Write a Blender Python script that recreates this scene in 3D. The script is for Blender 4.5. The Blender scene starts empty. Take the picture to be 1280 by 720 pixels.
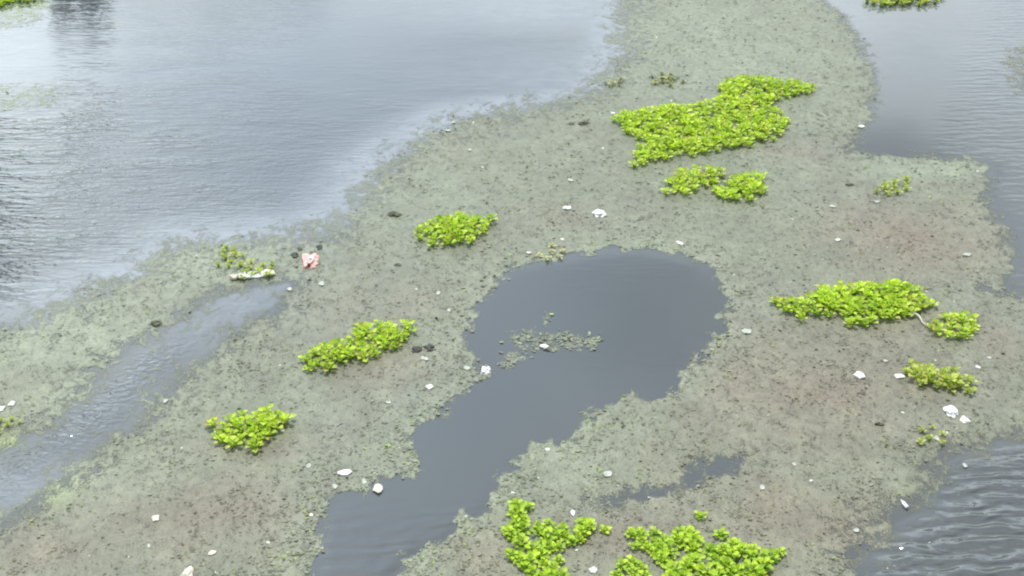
import bpy, math, random
import numpy as np
from mathutils import Vector, Matrix, noise as mnoise

random.seed(7)
rng = np.random.default_rng(7)
scene = bpy.context.scene
R = math.radians

# ------------------------------------------------------------------ camera
CAM_H, PITCH, FPX = 10.0, R(30.0), 1624.7
cam_d = bpy.data.cameras.new('camera')
cam_d.sensor_width = 36.0
cam_d.lens = 36.0 * FPX / 1280.0
cam_d.clip_start = 0.1
cam_d.clip_end = 8000.0
cam = bpy.data.objects.new('camera', cam_d)
cam.location = (0, 0, CAM_H)
cam.rotation_euler = (math.pi / 2 - PITCH, 0, 0)
scene.collection.objects.link(cam)
scene.camera = cam

# ------------------------------------------------------------------ sun, sky, exposure
SUN_EL, SUN_AZ = R(66.0), R(2.0)          # azimuth from +Y (ahead), negative = to the left
sun_dir = Vector((math.sin(SUN_AZ) * math.cos(SUN_EL), math.cos(SUN_AZ) * math.cos(SUN_EL), math.sin(SUN_EL)))
sl = bpy.data.lights.new('sun', 'SUN')
sl.energy = 4.7
sl.angle = R(0.6)
sl.color = (1.0, 0.965, 0.90)
so = bpy.data.objects.new('sun', sl)
so.rotation_euler = sun_dir.to_track_quat('Z', 'Y').to_euler()
so.location = (0, 0, 60)
scene.collection.objects.link(so)

scene.view_settings.view_transform = 'Standard'
scene.view_settings.look = 'None'
scene.view_settings.gamma = 1.0
scene.view_settings.exposure = -0.40
scene.cycles.filter_width = 2.1
scene.cycles.transparent_max_bounces = 16

world = bpy.data.worlds.new('World')
scene.world = world
world.use_nodes = True


class NT:
    """small node helper"""
    def __init__(self, tree):
        self.t = tree
        tree.nodes.clear()

    def n(self, typ, ins=None, **props):
        nd = self.t.nodes.new(typ)
        for k, v in props.items():
            setattr(nd, k, v)
        for k, v in (ins or {}).items():
            s = nd.inputs[k]
            if isinstance(v, bpy.types.NodeSocket):
                self.t.links.new(v, s)
            else:
                s.default_value = v
        return nd

    def math(self, op, a, b=0.0, c=0.0, clamp=False):
        nd = self.n('ShaderNodeMath', {0: a, 1: b, 2: c}, operation=op)
        nd.use_clamp = clamp
        return nd.outputs[0]

    def mix(self, f, a, b, blend='MIX'):
        nd = self.t.nodes.new('ShaderNodeMix')
        nd.data_type = 'RGBA'
        nd.blend_type = blend
        for idx, v in ((0, f), (6, a), (7, b)):
            s = nd.inputs[idx]
            if isinstance(v, bpy.types.NodeSocket):
                self.t.links.new(v, s)
            else:
                s.default_value = v
        return nd.outputs[2]

    def smooth(self, x, lo, hi, a=0.0, b=1.0):
        nd = self.n('ShaderNodeMapRange', {0: x, 1: lo, 2: hi, 3: a, 4: b}, interpolation_type='SMOOTHSTEP')
        return nd.outputs[0]

    def noise(self, vec, scale, detail=3.0, rough=0.55, dist=0.0):
        nd = self.n('ShaderNodeTexNoise', {'Vector': vec, 'Scale': scale, 'Detail': detail,
                                           'Roughness': rough, 'Distortion': dist})
        return nd.outputs[0]

    def mapping(self, vec, scale=(1, 1, 1), loc=(0, 0, 0), rot=(0, 0, 0)):
        nd = self.n('ShaderNodeMapping', {'Vector': vec, 'Location': loc, 'Rotation': rot, 'Scale': scale})
        return nd.outputs[0]


w = NT(world.node_tree)
sky = w.n('ShaderNodeTexSky', sky_type='NISHITA', sun_disc=False, sun_elevation=SUN_EL, sun_rotation=SUN_AZ,
          air_density=1.3, dust_density=2.2, ozone_density=1.0)
tc = w.n('ShaderNodeTexCoord')
sep = w.n('ShaderNodeSeparateXYZ', {0: tc.outputs['Generated']})
zz = w.math('ADD', w.math('MAXIMUM', sep.outputs[2], 0.0), 0.22)
pl = w.n('ShaderNodeCombineXYZ', {0: w.math('DIVIDE', sep.outputs[0], zz), 1: w.math('DIVIDE', sep.outputs[1], zz), 2: 0.0})
big = w.noise(w.mapping(pl.outputs[0], loc=(3.1, 0.4, 0.0)), 0.95, 5.0, 0.5, 0.25)
cover = w.smooth(big, 0.40, 0.60)
shade = w.noise(w.mapping(pl.outputs[0], loc=(7.0, 2.0, 0.0)), 2.2, 4.0, 0.5, 0.2)
cloud_col = w.mix(w.smooth(shade, 0.30, 0.70), (8.0, 8.8, 9.2, 1), (9.6, 10.3, 10.5, 1))
hazy = w.mix(0.55, sky.outputs[0], (6.8, 8.2, 9.4, 1))
skycol = w.mix(w.math('MULTIPLY', cover, 0.9), hazy, cloud_col)
# sky brightened ahead-left and dimmed behind, shaped for what the water mirrors
bright_dir = (math.sin(R(-45)) * math.cos(R(26)), math.cos(R(-45)) * math.cos(R(26)), math.sin(R(26)))
dot = w.n('ShaderNodeVectorMath', {0: tc.outputs['Generated'], 1: bright_dir}, operation='DOT_PRODUCT').outputs['Value']
glow = w.math('ADD', w.smooth(dot, -0.4, 0.5, 0.55, 2.0), w.smooth(dot, 0.68, 0.97, 0.0, 1.9))
glow = w.math('MULTIPLY', glow, w.smooth(sep.outputs[2], 0.28, 0.50, 1.25, 0.95))
skycol = w.mix(1.0, skycol, w.n('ShaderNodeCombineColor', {0: glow, 1: glow, 2: glow}).outputs[0], 'MULTIPLY')
# darker clouds ahead, two of them added only to dim the water's reflection
wob = w.noise(w.mapping(tc.outputs['Generated'], scale=(1, 1, 2)), 5.0, 4.0, 0.55, 0.3)


def cloud_at(az, el, r0, r1, depth):
    global skycol
    d = (math.sin(R(az)) * math.cos(R(el)), math.cos(R(az)) * math.cos(R(el)), math.sin(R(el)))
    df = w.n('ShaderNodeVectorMath', {0: tc.outputs['Generated'], 1: d}, operation='SUBTRACT').outputs[0]
    ln = w.n('ShaderNodeVectorMath', {0: w.mapping(df, scale=(1, 1, 1.8))}, operation='LENGTH').outputs['Value']
    f = w.smooth(w.math('ADD', ln, w.math('MULTIPLY', w.math('SUBTRACT', wob, 0.5), 0.22)), r0, r1, depth, 1.0)
    skycol = w.mix(1.0, skycol, w.n('ShaderNodeCombineColor', {0: f, 1: f, 2: f}).outputs[0], 'MULTIPLY')


cloud_at(16.5, 24.5, 0.02, 0.11, 0.50)
cloud_at(9.0, 30.5, 0.02, 0.15, 0.72)  # added cloud, varies the tone mirrored in the pool
cloud_at(20.0, 46.0, 0.10, 0.36, 0.55)  # added cloud, darkens the sky mirrored in the near-right water
cloud_at(-13.0, 15.0, 0.07, 0.12, 0.66)
bg = w.n('ShaderNodeBackground', {'Color': skycol, 'Strength': 0.10})
w.n('ShaderNodeOutputWorld', {'Surface': bg.outputs[0]})

# ------------------------------------------------------------------ helpers


def P(u, v, z=0.0):
    """world point at height z seen at pixel (u, v) of the 1280x720 photograph"""
    a, b = (u - 640) / FPX, (360 - v) / FPX
    dx = a
    dy = math.cos(PITCH) + b * math.sin(PITCH)
    dz = -math.sin(PITCH) + b * math.cos(PITCH)
    t = (z - CAM_H) / dz
    return (dx * t, dy * t)


def px_m(u, v):
    """metres per photograph pixel (across) at that point of the water"""
    x, y = P(u, v)
    return math.sqrt(y * y + CAM_H * CAM_H) / FPX


def link(o, parent=None):
    scene.collection.objects.link(o)
    if parent:
        o.parent = parent
    return o


def tag(o, label=None, cat=None, group=None, kind=None):
    if label: o['label'] = label
    if cat: o['category'] = cat
    if group: o['group'] = group
    if kind: o['kind'] = kind
    return o


def mesh_np(name, verts, faces, mat=None, smooth=True):
    """verts (n,3) array, faces (m,k) int array or list of tuples"""
    me = bpy.data.meshes.new(name)
    verts = np.asarray(verts, dtype=np.float32)
    if isinstance(faces, np.ndarray):
        k = faces.shape[1]
        me.vertices.add(len(verts))
        me.vertices.foreach_set('co', verts.ravel())
        me.loops.add(faces.size)
        me.loops.foreach_set('vertex_index', faces.astype(np.int32).ravel())
        me.polygons.add(len(faces))
        me.polygons.foreach_set('loop_start', np.arange(0, faces.size, k, dtype=np.int32))
        me.polygons.foreach_set('loop_total', np.full(len(faces), k, dtype=np.int32))
        me.update(calc_edges=True)
        me.validate()
    else:
        me.from_pydata([tuple(map(float, q)) for q in verts], [], [tuple(map(int, f)) for f in faces])
        me.update()
    if smooth:
        me.polygons.foreach_set('use_smooth', np.ones(len(me.polygons), dtype=bool))
    if mat:
        me.materials.append(mat)
    return me


def fattr(me, name, arr):
    a = me.attributes.new(name, 'FLOAT', 'POINT')
    a.data.foreach_set('value', np.asarray(arr, dtype=np.float32))


def cattr(me, name, arr):
    a = me.attributes.new(name, 'FLOAT_COLOR', 'POINT')
    arr = np.asarray(arr, dtype=np.float32)
    if arr.shape[1] == 3:
        arr = np.concatenate([arr, np.ones((len(arr), 1), np.float32)], 1)
    a.data.foreach_set('color', arr.ravel())


def vnoise(x, y, seed=0):
    """value noise 0..1, vectorised"""
    xi, yi = np.floor(x).astype(np.int64), np.floor(y).astype(np.int64)
    fx, fy = x - xi, y - yi
    fx, fy = fx * fx * (3 - 2 * fx), fy * fy * (3 - 2 * fy)

    def h(a, b):
        n = (a * 374761393 + b * 668265263 + seed * 1442695041) & 0x7fffffff
        n = ((n ^ (n >> 13)) * 1274126177) & 0x7fffffff
        return ((n ^ (n >> 16)) & 0xffff) / 65535.0
    return (h(xi, yi) * (1 - fx) + h(xi + 1, yi) * fx) * (1 - fy) + (h(xi, yi + 1) * (1 - fx) + h(xi + 1, yi + 1) * fx) * fy


def fbm(x, y, seed=0, octs=4, gain=0.5):
    s, a, t = 0.0, 1.0, 0.0
    for k in range(octs):
        s = s + a * vnoise(x * 2 ** k + 17.3 * k, y * 2 ** k - 9.1 * k, seed + k)
        t += a
        a *= gain
    return s / t


def sdist(x, y, poly):
    """signed distance (m), negative inside"""
    x, y = x.astype(np.float32), y.astype(np.float32)
    d = np.full(x.shape, 1e9, np.float32)
    inside = np.zeros(x.shape, bool)
    n = len(poly)
    for i in range(n):
        ax, ay = poly[i]
        bx, by = poly[(i + 1) % n]
        ax, ay, bx, by = (np.float32(q_) for q_ in (ax, ay, bx, by))
        ex, ey = bx - ax, by - ay
        wx, wy = x - ax, y - ay
        q = np.float32(ex * ex + ey * ey + 1e-12)
        ex, ey = np.float32(ex), np.float32(ey)
        t = np.clip((wx * ex + wy * ey) / q, 0, 1)
        d = np.minimum(d, (wx - ex * t) ** 2 + (wy - ey * t) ** 2)
        c = ((ay <= y) & (by > y)) | ((by <= y) & (ay > y))
        if ey != 0:
            inside ^= c & (x < ax + (y - ay) * ex / ey)
    d = np.sqrt(d)
    return np.where(inside, -d, d)


def sstep(x, lo, hi):
    t = np.clip((x - lo) / (hi - lo), 0, 1)
    return t * t * (3 - 2 * t)


def W(pts, z=0.0):
    return [P(u, v, z) for u, v in pts]


# ------------------------------------------------------------------ outlines of open water (traced, laid on the water plane)
OPEN = {
    'upper': (W([(790, -60), (775, 0), (768, 25), (772, 50), (762, 75), (755, 100), (735, 118), (690, 128), (620, 136),
                 (565, 147), (535, 165), (500, 187), (470, 208), (450, 240), (428, 265), (395, 283), (345, 292),
                 (275, 298), (222, 304), (178, 330), (130, 350), (88, 374), (42, 396), (0, 405), (-160, 440),
                 (-300, 300), (-300, -60)]), 1.25, 0.40),
    'stream': (W([(368, 352), (300, 362), (255, 378), (232, 400), (200, 412), (168, 432), (140, 457), (118, 480),
                  (82, 507), (55, 532), (20, 556), (0, 566), (-110, 620), (-110, 720), (0, 652), (32, 632), (62, 604),
                  (92, 590), (132, 560), (168, 530), (198, 492), (217, 470), (262, 440), (302, 412), (345, 382)]), 0.75, 0.30),
    'pool': (W([(622, 350), (640, 337), (672, 328), (715, 322), (750, 314), (800, 312), (842, 320), (882, 331),
                (885, 347), (910, 366), (906, 384), (890, 396), (908, 424), (880, 438), (868, 456), (848, 470),
                (838, 490), (818, 497), (790, 494), (758, 506), (738, 516), (714, 530), (700, 546), (672, 556),
                (640, 570), (634, 590), (620, 606), (614, 630), (600, 646), (584, 651), (560, 675), (530, 690),
                (508, 706), (488, 726), (478, 800), (450, 1150), (330, 1150), (380, 800), (392, 722), (396, 680), (402, 642), (432, 621),
                (470, 614), (484, 598), (512, 590), (523, 570), (511, 546), (526, 530), (550, 520), (562, 505),
                (586, 489), (602, 470), (577, 440), (592, 405), (600, 385), (612, 366)]), 0.15, 0.26),
    'inlet': (W([(735, 628), (775, 622), (815, 614), (842, 603), (856, 589), (872, 579), (895, 575), (925, 577),
                 (915, 586), (885, 599), (850, 613), (800, 625)]), 0.22, 0.18),
    'right': (W([(1010, -60), (1035, 5), (1062, 25), (1076, 60), (1094, 90), (1096, 122), (1086, 150), (1066, 166),
                 (1063, 186), (1090, 196), (1150, 192), (1205, 200), (1244, 208), (1232, 240), (1255, 275),
                 (1272, 330), (1245, 345), (1252, 362), (1290, 380), (1420, 390), (2600, 400), (2600, -60)]), 0.42, 0.34),
    'near right': (W([(1000, 1300), (1062, 800), (1066, 705), (1082, 678), (1115, 655), (1145, 638), (1165, 610), (1172, 582),
                      (1205, 566), (1245, 552), (1285, 543), (1400, 530), (2600, 470), (2600, 1300)]), 0.80, 0.30),
}
ISLES = {
    'pool': ([W([(664, 438), (655, 428), (668, 419), (700, 415), (728, 418), (748, 424), (735, 432), (700, 437)]),
              W([(612, 462), (628, 447), (640, 436), (622, 428), (636, 420), (662, 420), (668, 436), (650, 446), (636, 456), (618, 468)]),
              W([(680, 405), (684, 394), (692, 395), (694, 405)])], 0.10, 0.26),
    'upper': ([W([(-40, 108), (20, 104), (60, 106), (84, 118), (66, 132), (30, 140), (-40, 142)]),
               W([(-40, -40), (45, -40), (80, -6), (60, 16), (40, 30), (20, 36), (-40, 40)])], 0.30, 0.30),
    'right': ([W([(1262, 60), (1250, 75), (1256, 95), (1266, 118), (1340, 125), (1340, 50)]),
               W([(1060, -40), (1082, 6), (1120, 10), (1165, 8), (1200, -5), (1210, -40)])], 0.34, 0.25),
}


def grid(ys, us, umin_y=9.0):
    Y, U = np.meshgrid(ys, us, indexing='ij')
    X = U * np.maximum(Y, umin_y)
    nr, nc = Y.shape
    idx = np.arange(nr * nc).reshape(nr, nc)
    F = np.stack([idx[:-1, :-1].ravel(), idx[:-1, 1:].ravel(), idx[1:, 1:].ravel(), idx[1:, :-1].ravel()], 1)
    return X.ravel(), Y.ravel(), F


def coverage(x, y):
    """how much scum lies on the water at each point (0..1) and which open-water patch is nearest"""
    wx = (fbm(x * 1.1, y * 1.1, 11, 5, 0.62) - 0.5)
    wy = (fbm(x * 3.2 + 5, y * 2.4, 31, 4, 0.6) - 0.5)
    wz = (fbm(x * 8.5, y * 6.0, 131, 3, 0.65) - 0.5)
    wr = 0.5 - np.abs(fbm(x * 2.2, y * 2.6, 57, 3, 0.6) - 0.5) * 4
    cov = np.ones_like(x)
    raw = {}
    for i, (k, (poly, soft, warp)) in enumerate(OPEN.items()):
        sd = sdist(x, y, poly)
        raw[k] = sd
        s2 = sd + warp * (1.1 * wx + 1.7 * wy + 1.3 * wz + 0.25 * wr)
        cov = np.minimum(cov, sstep(s2, -soft, soft))
    isl = {}
    for k, (polys, soft, warp) in ISLES.items():
        c = np.zeros_like(x)
        for poly in polys:
            s2 = -(sdist(x, y, poly) + warp * (0.7 * wx + 1.4 * wy + 1.6 * wz))
            c = np.maximum(c, sstep(s2, -soft, soft * 0.8))
        isl[k] = c
    return cov, isl, raw


# ------------------------------------------------------------------ materials


def mat_new(name):
    m = bpy.data.materials.new(name)
    m.use_nodes = True
    return m, NT(m.node_tree)


def make_water_mat():
    m, t = mat_new('murky_water')
    tc = t.n('ShaderNodeTexCoord').outputs['Object']
    film = t.n('ShaderNodeAttribute', attribute_name='film').outputs['Fac']
    rip = t.n('ShaderNodeSeparateColor', {0: t.n('ShaderNodeAttribute', attribute_name='ripple').outputs['Color']})
    lo, fi, ch = rip.outputs[0], rip.outputs[1], rip.outputs[2]
    # long wind waves, crests lying across the view
    wv = t.n('ShaderNodeTexWave', {'Vector': t.mapping(tc, rot=(0, 0, R(-9)), scale=(0.6, 1, 1)), 'Scale': 1.35, 'Distortion': 6.0,
                                   'Detail': 2.0, 'Detail Scale': 1.7, 'Detail Roughness': 0.55},
             wave_type='BANDS', bands_direction='Y').outputs['Fac']
    n1 = t.noise(t.mapping(tc, scale=(2.4, 5.0, 1), rot=(0, 0, R(-9))), 1.0, 1.5, 0.45, 0.6)
    n2 = t.noise(t.mapping(tc, scale=(2.2, 8.5, 1), rot=(0, 0, R(-4))), 1.0, 2.0, 0.5, 0.3)
    n3 = t.noise(t.mapping(tc, scale=(8.0, 12.5, 1), rot=(0, 0, R(8))), 1.0, 1.0, 0.5, 0.4)
    n4 = t.noise(t.mapping(tc, scale=(0.5, 1.2, 1)), 1.0, 2.0, 0.5)
    long_h = t.math('ADD', t.math('MULTIPLY', wv, 0.22), t.math('MULTIPLY', n1, 0.5))
    long_h = t.math('MULTIPLY', long_h, t.math('MULTIPLY', lo, 0.112))
    patch = t.smooth(n4, 0.35, 0.65, 0.35, 1.0)
    fine_h = t.math('MULTIPLY', t.math('MULTIPLY', n2, t.math('MULTIPLY', fi, 0.034)), patch)
    chop_h = t.math('MULTIPLY', n3, t.math('MULTIPLY', ch, 0.024))
    h = t.math('ADD', t.math('ADD', long_h, fine_h), chop_h)
    bump = t.n('ShaderNodeBump', {'Height': h, 'Strength': 1.0, 'Distance': 1.0}).outputs[0]
    silt = t.noise(t.mapping(tc, scale=(0.35, 0.2, 1)), 1.0, 3.0, 0.5)
    body = t.mix(t.smooth(silt, 0.3, 0.7), (0.070, 0.079, 0.084, 1), (0.080, 0.089, 0.093, 1))
    fn = t.noise(t.mapping(tc, scale=(2.0, 3.0, 1)), 1.0, 5.0, 0.6)
    ff = t.math('MULTIPLY', film, t.smooth(fn, 0.25, 0.75, 0.65, 1.0))
    col = t.mix(ff, body, (0.27, 0.30, 0.33, 1))
    rough = t.math('ADD', t.math('ADD', 0.035, t.math('MULTIPLY', ff, 0.30)), t.math('MULTIPLY', ch, 0.05))
    bs = t.n('ShaderNodeBsdfPrincipled', {'Base Color': col, 'Roughness': rough, 'IOR': 1.58, 'Normal': bump})
    t.n('ShaderNodeOutputMaterial', {'Surface': bs.outputs[0]})
    return m


def make_scum_mat():
    m, t = mat_new('algae_scum')
    tc = t.n('ShaderNodeTexCoord').outputs['Object']
    cov = t.n('ShaderNodeAttribute', attribute_name='cover').outputs['Fac']
    tone = t.n('ShaderNodeAttribute', attribute_name='tone').outputs['Color']
    a = t.noise(t.mapping(tc, scale=(8, 6, 1)), 1.0, 6.0, 0.78, 0.8)
    b = t.noise(t.mapping(tc, scale=(52, 38, 1)), 1.0, 3.0, 0.65)
    g = t.math('ADD', t.math('MULTIPLY', a, 0.6), t.math('MULTIPLY', b, 0.4))
    lace = t.noise(t.mapping(tc, scale=(3.4, 2.6, 1), loc=(9, 1, 0)), 1.0, 5.0, 0.68, 1.2)
    thr = t.math('ADD', t.math('MULTIPLY', cov, 1.50), t.math('MULTIPLY', t.math('SUBTRACT', g, 0.5), 4.2))
    thr = t.math('ADD', thr, t.math('MULTIPLY', t.math('SUBTRACT', lace, 0.5), 2.0))
    alpha = t.smooth(thr, 0.45, 1.35)
    v = t.smooth(g, 0.36, 0.66, 0.72, 1.30)
    c = t.mix(1.0, tone, t.n('ShaderNodeCombineColor', {0: v, 1: v, 2: v}).outputs[0], 'MULTIPLY')
    spk = t.noise(t.mapping(tc, scale=(60, 42, 1), loc=(4, 2, 0)), 1.0, 2.0, 0.5)
    c = t.mix(t.smooth(spk, 0.66, 0.74, 0.0, 0.55), c, (0.44, 0.46, 0.38, 1))
    c = t.mix(t.smooth(spk, 0.38, 0.28, 0.0, 0.4), c, (0.12, 0.13, 0.10, 1))
    bump = t.n('ShaderNodeBump', {'Height': g, 'Strength': 0.8, 'Distance': 0.022}).outputs[0]
    bs = t.n('ShaderNodeBsdfPrincipled', {'Base Color': c, 'Roughness': 0.42, 'IOR': 1.42, 'Normal': bump, 'Alpha': alpha})
    t.n('ShaderNodeOutputMaterial', {'Surface': bs.outputs[0]})
    return m


def make_leaf_mat(name, a, b, trans=0.35):
    m, t = mat_new(name)
    tint = t.n('ShaderNodeAttribute', attribute_name='tint').outputs['Fac']
    rnd = t.n('ShaderNodeObjectInfo').outputs['Random']
    tc = t.n('ShaderNodeTexCoord').outputs['Object']
    nz = t.noise(tc, 14.0, 3.0, 0.6)
    f = t.math('ADD', t.math('MULTIPLY', tint, 0.62), t.math('ADD', t.math('MULTIPLY', t.math('SUBTRACT', rnd, 0.25), 0.50), t.math('MULTIPLY', nz, 0.30)), clamp=True)
    col = t.mix(f, a, b)
    col = t.mix(t.smooth(t.math('ADD', tint, t.math('MULTIPLY', nz, 0.3)), 1.16, 1.30), col, (0.50, 0.46, 0.12, 1))
    bs = t.n('ShaderNodeBsdfPrincipled', {'Base Color': col, 'Roughness': 0.42, 'IOR': 1.4,
                                          'Normal': t.n('ShaderNodeBump', {'Height': nz, 'Strength': 0.3, 'Distance': 0.01}).outputs[0]})
    tr = t.n('ShaderNodeBsdfTranslucent', {'Color': t.mix(0.5, col, (0.55, 0.80, 0.04, 1))})
    mx = t.n('ShaderNodeMixShader', {0: trans, 1: bs.outputs[0], 2: tr.outputs[0]})
    t.n('ShaderNodeOutputMaterial', {'Surface': mx.outputs[0]})
    return m


def make_plain(name, c1, c2, rough=0.6, scale=12.0, bumpd=0.01, spec=0.5):
    m, t = mat_new(name)
    tc = t.n('ShaderNodeTexCoord').outputs['Object']
    nz = t.noise(tc, scale, 4.0, 0.6)
    col = t.mix(t.smooth(nz, 0.35, 0.7), c1, c2)
    bs = t.n('ShaderNodeBsdfPrincipled', {'Base Color': col, 'Roughness': rough, 'Specular IOR Level': spec,
                                          'Normal': t.n('ShaderNodeBump', {'Height': nz, 'Strength': 0.6, 'Distance': bumpd}).outputs[0]})
    t.n('ShaderNodeOutputMaterial', {'Surface': bs.outputs[0]})
    return m


def make_fleck_mat():
    m, t = mat_new('duckweed')
    tone = t.n('ShaderNodeAttribute', attribute_name='tone').outputs['Color']
    bs = t.n('ShaderNodeBsdfPrincipled', {'Base Color': tone, 'Roughness': 0.6, 'IOR': 1.35})
    t.n('ShaderNodeOutputMaterial', {'Surface': bs.outputs[0]})
    return m


M_WATER = make_water_mat()
M_SCUM = make_scum_mat()
M_FLECK = make_fleck_mat()
M_LEAF = make_leaf_mat('bright_leaf', (0.085, 0.25, 0.010, 1), (0.69, 0.87, 0.085, 1))
M_OLIVE = make_leaf_mat('olive_leaf', (0.17, 0.26, 0.02, 1), (0.56, 0.64, 0.12, 1), 0.3)
M_MUCKLEAF = make_leaf_mat('dark_weed', (0.07, 0.10, 0.03, 1), (0.20, 0.24, 0.09, 1), 0.15)
M_WITHER = make_leaf_mat('withered_leaf', (0.33, 0.34, 0.12, 1), (0.66, 0.62, 0.36, 1), 0.25)
M_TREE = make_leaf_mat('tree_leaf', (0.03, 0.055, 0.015, 1), (0.07, 0.11, 0.03, 1), 0.2)
M_BARK = make_plain('bark', (0.10, 0.08, 0.06, 1), (0.17, 0.14, 0.11, 1), 0.85, 8)
M_BANK = make_plain('bank_earth', (0.07, 0.10, 0.035, 1), (0.16, 0.15, 0.08, 1), 0.9, 1.2, 0.1)
M_WHITE = make_plain('white_foam', (0.50, 0.51, 0.47, 1), (0.70, 0.71, 0.67, 1), 0.6, 20)
M_BAG = make_plain('white_plastic', (0.72, 0.73, 0.74, 1), (0.88, 0.88, 0.88, 1), 0.3, 15)
M_CREAM = make_plain('cream_scrap', (0.52, 0.48, 0.38, 1), (0.74, 0.71, 0.60, 1), 0.55, 18)
M_PALE = make_plain('pale_scrap', (0.30, 0.33, 0.28, 1), (0.48, 0.51, 0.45, 1), 0.5, 18)
M_PINK = make_plain('pink_plastic', (0.60, 0.27, 0.24, 1), (0.74, 0.46, 0.42, 1), 0.4, 14)
M_BLACK = make_plain('black_debris', (0.015, 0.018, 0.014, 1), (0.045, 0.045, 0.035, 1), 0.6, 16)
M_MUCK = make_plain('olive_muck', (0.05, 0.06, 0.035, 1), (0.13, 0.14, 0.09, 1), 0.8, 16)
M_PINKB = make_plain('pinkish_muck', (0.36, 0.29, 0.26, 1), (0.50, 0.41, 0.37, 1), 0.7, 16)

# ------------------------------------------------------------------ water
ys = np.concatenate([np.linspace(-60, 6, 12), np.linspace(7, 9, 5), np.geomspace(9.15, 42, 330), np.geomspace(43.5, 5000, 34)])
ucore = np.linspace(-0.62, 0.62, 360)
us = np.concatenate([-np.geomspace(14, 0.66, 16), ucore, np.geomspace(0.66, 14, 16)])
X, Y, F = grid(ys, us)
sd = {k: sdist(X, Y, v[0]) for k, v in OPEN.items()}
blob = lambda u, v, rx, ry: np.exp(-(((X - P(u, v)[0]) / rx) ** 2 + ((Y - P(u, v)[1]) / ry) ** 2))
inw = lambda k, s: sstep(-sd[k], 0.0, s)
lo = inw('near right', 0.5) * 1.0 + inw('right', 0.4) * 0.10 * sstep(X / np.maximum(Y, 9), 0.34, 0.40) \
    + inw('pool', 0.2) * 0.22 * sstep(-Y, -12.6, -11.2)
A = inw('upper', 0.6)
fine = A * (0.30 + 0.75 * sstep(-X / np.maximum(Y, 9), 0.12, 0.33)) * (0.25 + 0.75 * sstep(-Y, -27, -23))
fine = fine + 0.35 * inw('near right', 0.4) + 0.05 * inw('pool', .2) + 0.015 * inw('right', .2) + 0.25 * inw('right', .2) * sstep(X / np.maximum(Y, 9), 0.34, 0.40)
chop = inw('stream', 0.5) * 1.0 * sstep(fbm(X * 0.9, Y * 0.7, 5, 3), 0.25, 0.6) + A * 0.30 * sstep(-Y, -26, -20)
far = np.exp(-np.clip(Y - 45, 0, 1e4) / 60)
ripple = np.stack([np.clip(lo + (Y > 44) * 0.1, 0, 1), np.clip(fine, 0, 1), np.clip(chop, 0, 1)], 1) * far[:, None] * 1.0
film = np.zeros_like(X)
film = np.maximum(film, 0.8 * np.exp(-(np.clip(-sd['upper'] - 0.1, 0, 9) / 0.8) ** 2) * np.exp(-(np.clip(sd['upper'], 0, 99) / 0.9) ** 2) * sstep(Y, 14, 17))
film = np.maximum(film, 0.10 * inw('stream', 0.05) * (0.5 + fbm(X * 1.4, Y * 1.1, 19, 3)))
film = np.maximum(film, 0.45 * inw('stream', 0.05) * blob(60, 620, 2.0, 0.8))
film = np.maximum(film, 0.38 * inw('stream', 0.05) * blob(330, 375, 1.6, 1.6))
film = np.maximum(film, 0.50 * A * blob(740, 105, 3.0, 3.0))
film = np.maximum(film, 0.62 * A * blob(700, 10, 3.5, 2.2))
film = np.maximum(film, 0.45 * A * blob(20, 75, 2.0, 2.2))
film = np.maximum(film, 0.45 * inw('right', 0.1) * blob(1040, 15, 1.8, 3.0))
film = np.maximum(film, 0.22 * inw('right', 0.1) * sstep(Y, 22.5, 28))
film = np.maximum(film, 0.06 * inw('near right', 0.05) * sstep(-(-sd['near right']), -1.5, 0))
film = np.maximum(film, 0.35 * np.exp(-(sd['pool'] / 0.22) ** 2) * sstep(Y, 17, 20))
me = mesh_np('water', np.stack([X, Y, np.zeros_like(X)], 1), F, M_WATER)
fattr(me, 'film', np.clip(film, 0, 1) * far)
cattr(me, 'ripple', ripple)
tag(link(bpy.data.objects.new('water', me)), kind='structure')

# ------------------------------------------------------------------ floating scum
SAGE = np.array([0.160, 0.174, 0.120])
BROWN = np.array([0.172, 0.147, 0.106])
PALE = np.array([0.235, 0.264, 0.188])
GREYB = np.array([0.156, 0.172, 0.146])


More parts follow.
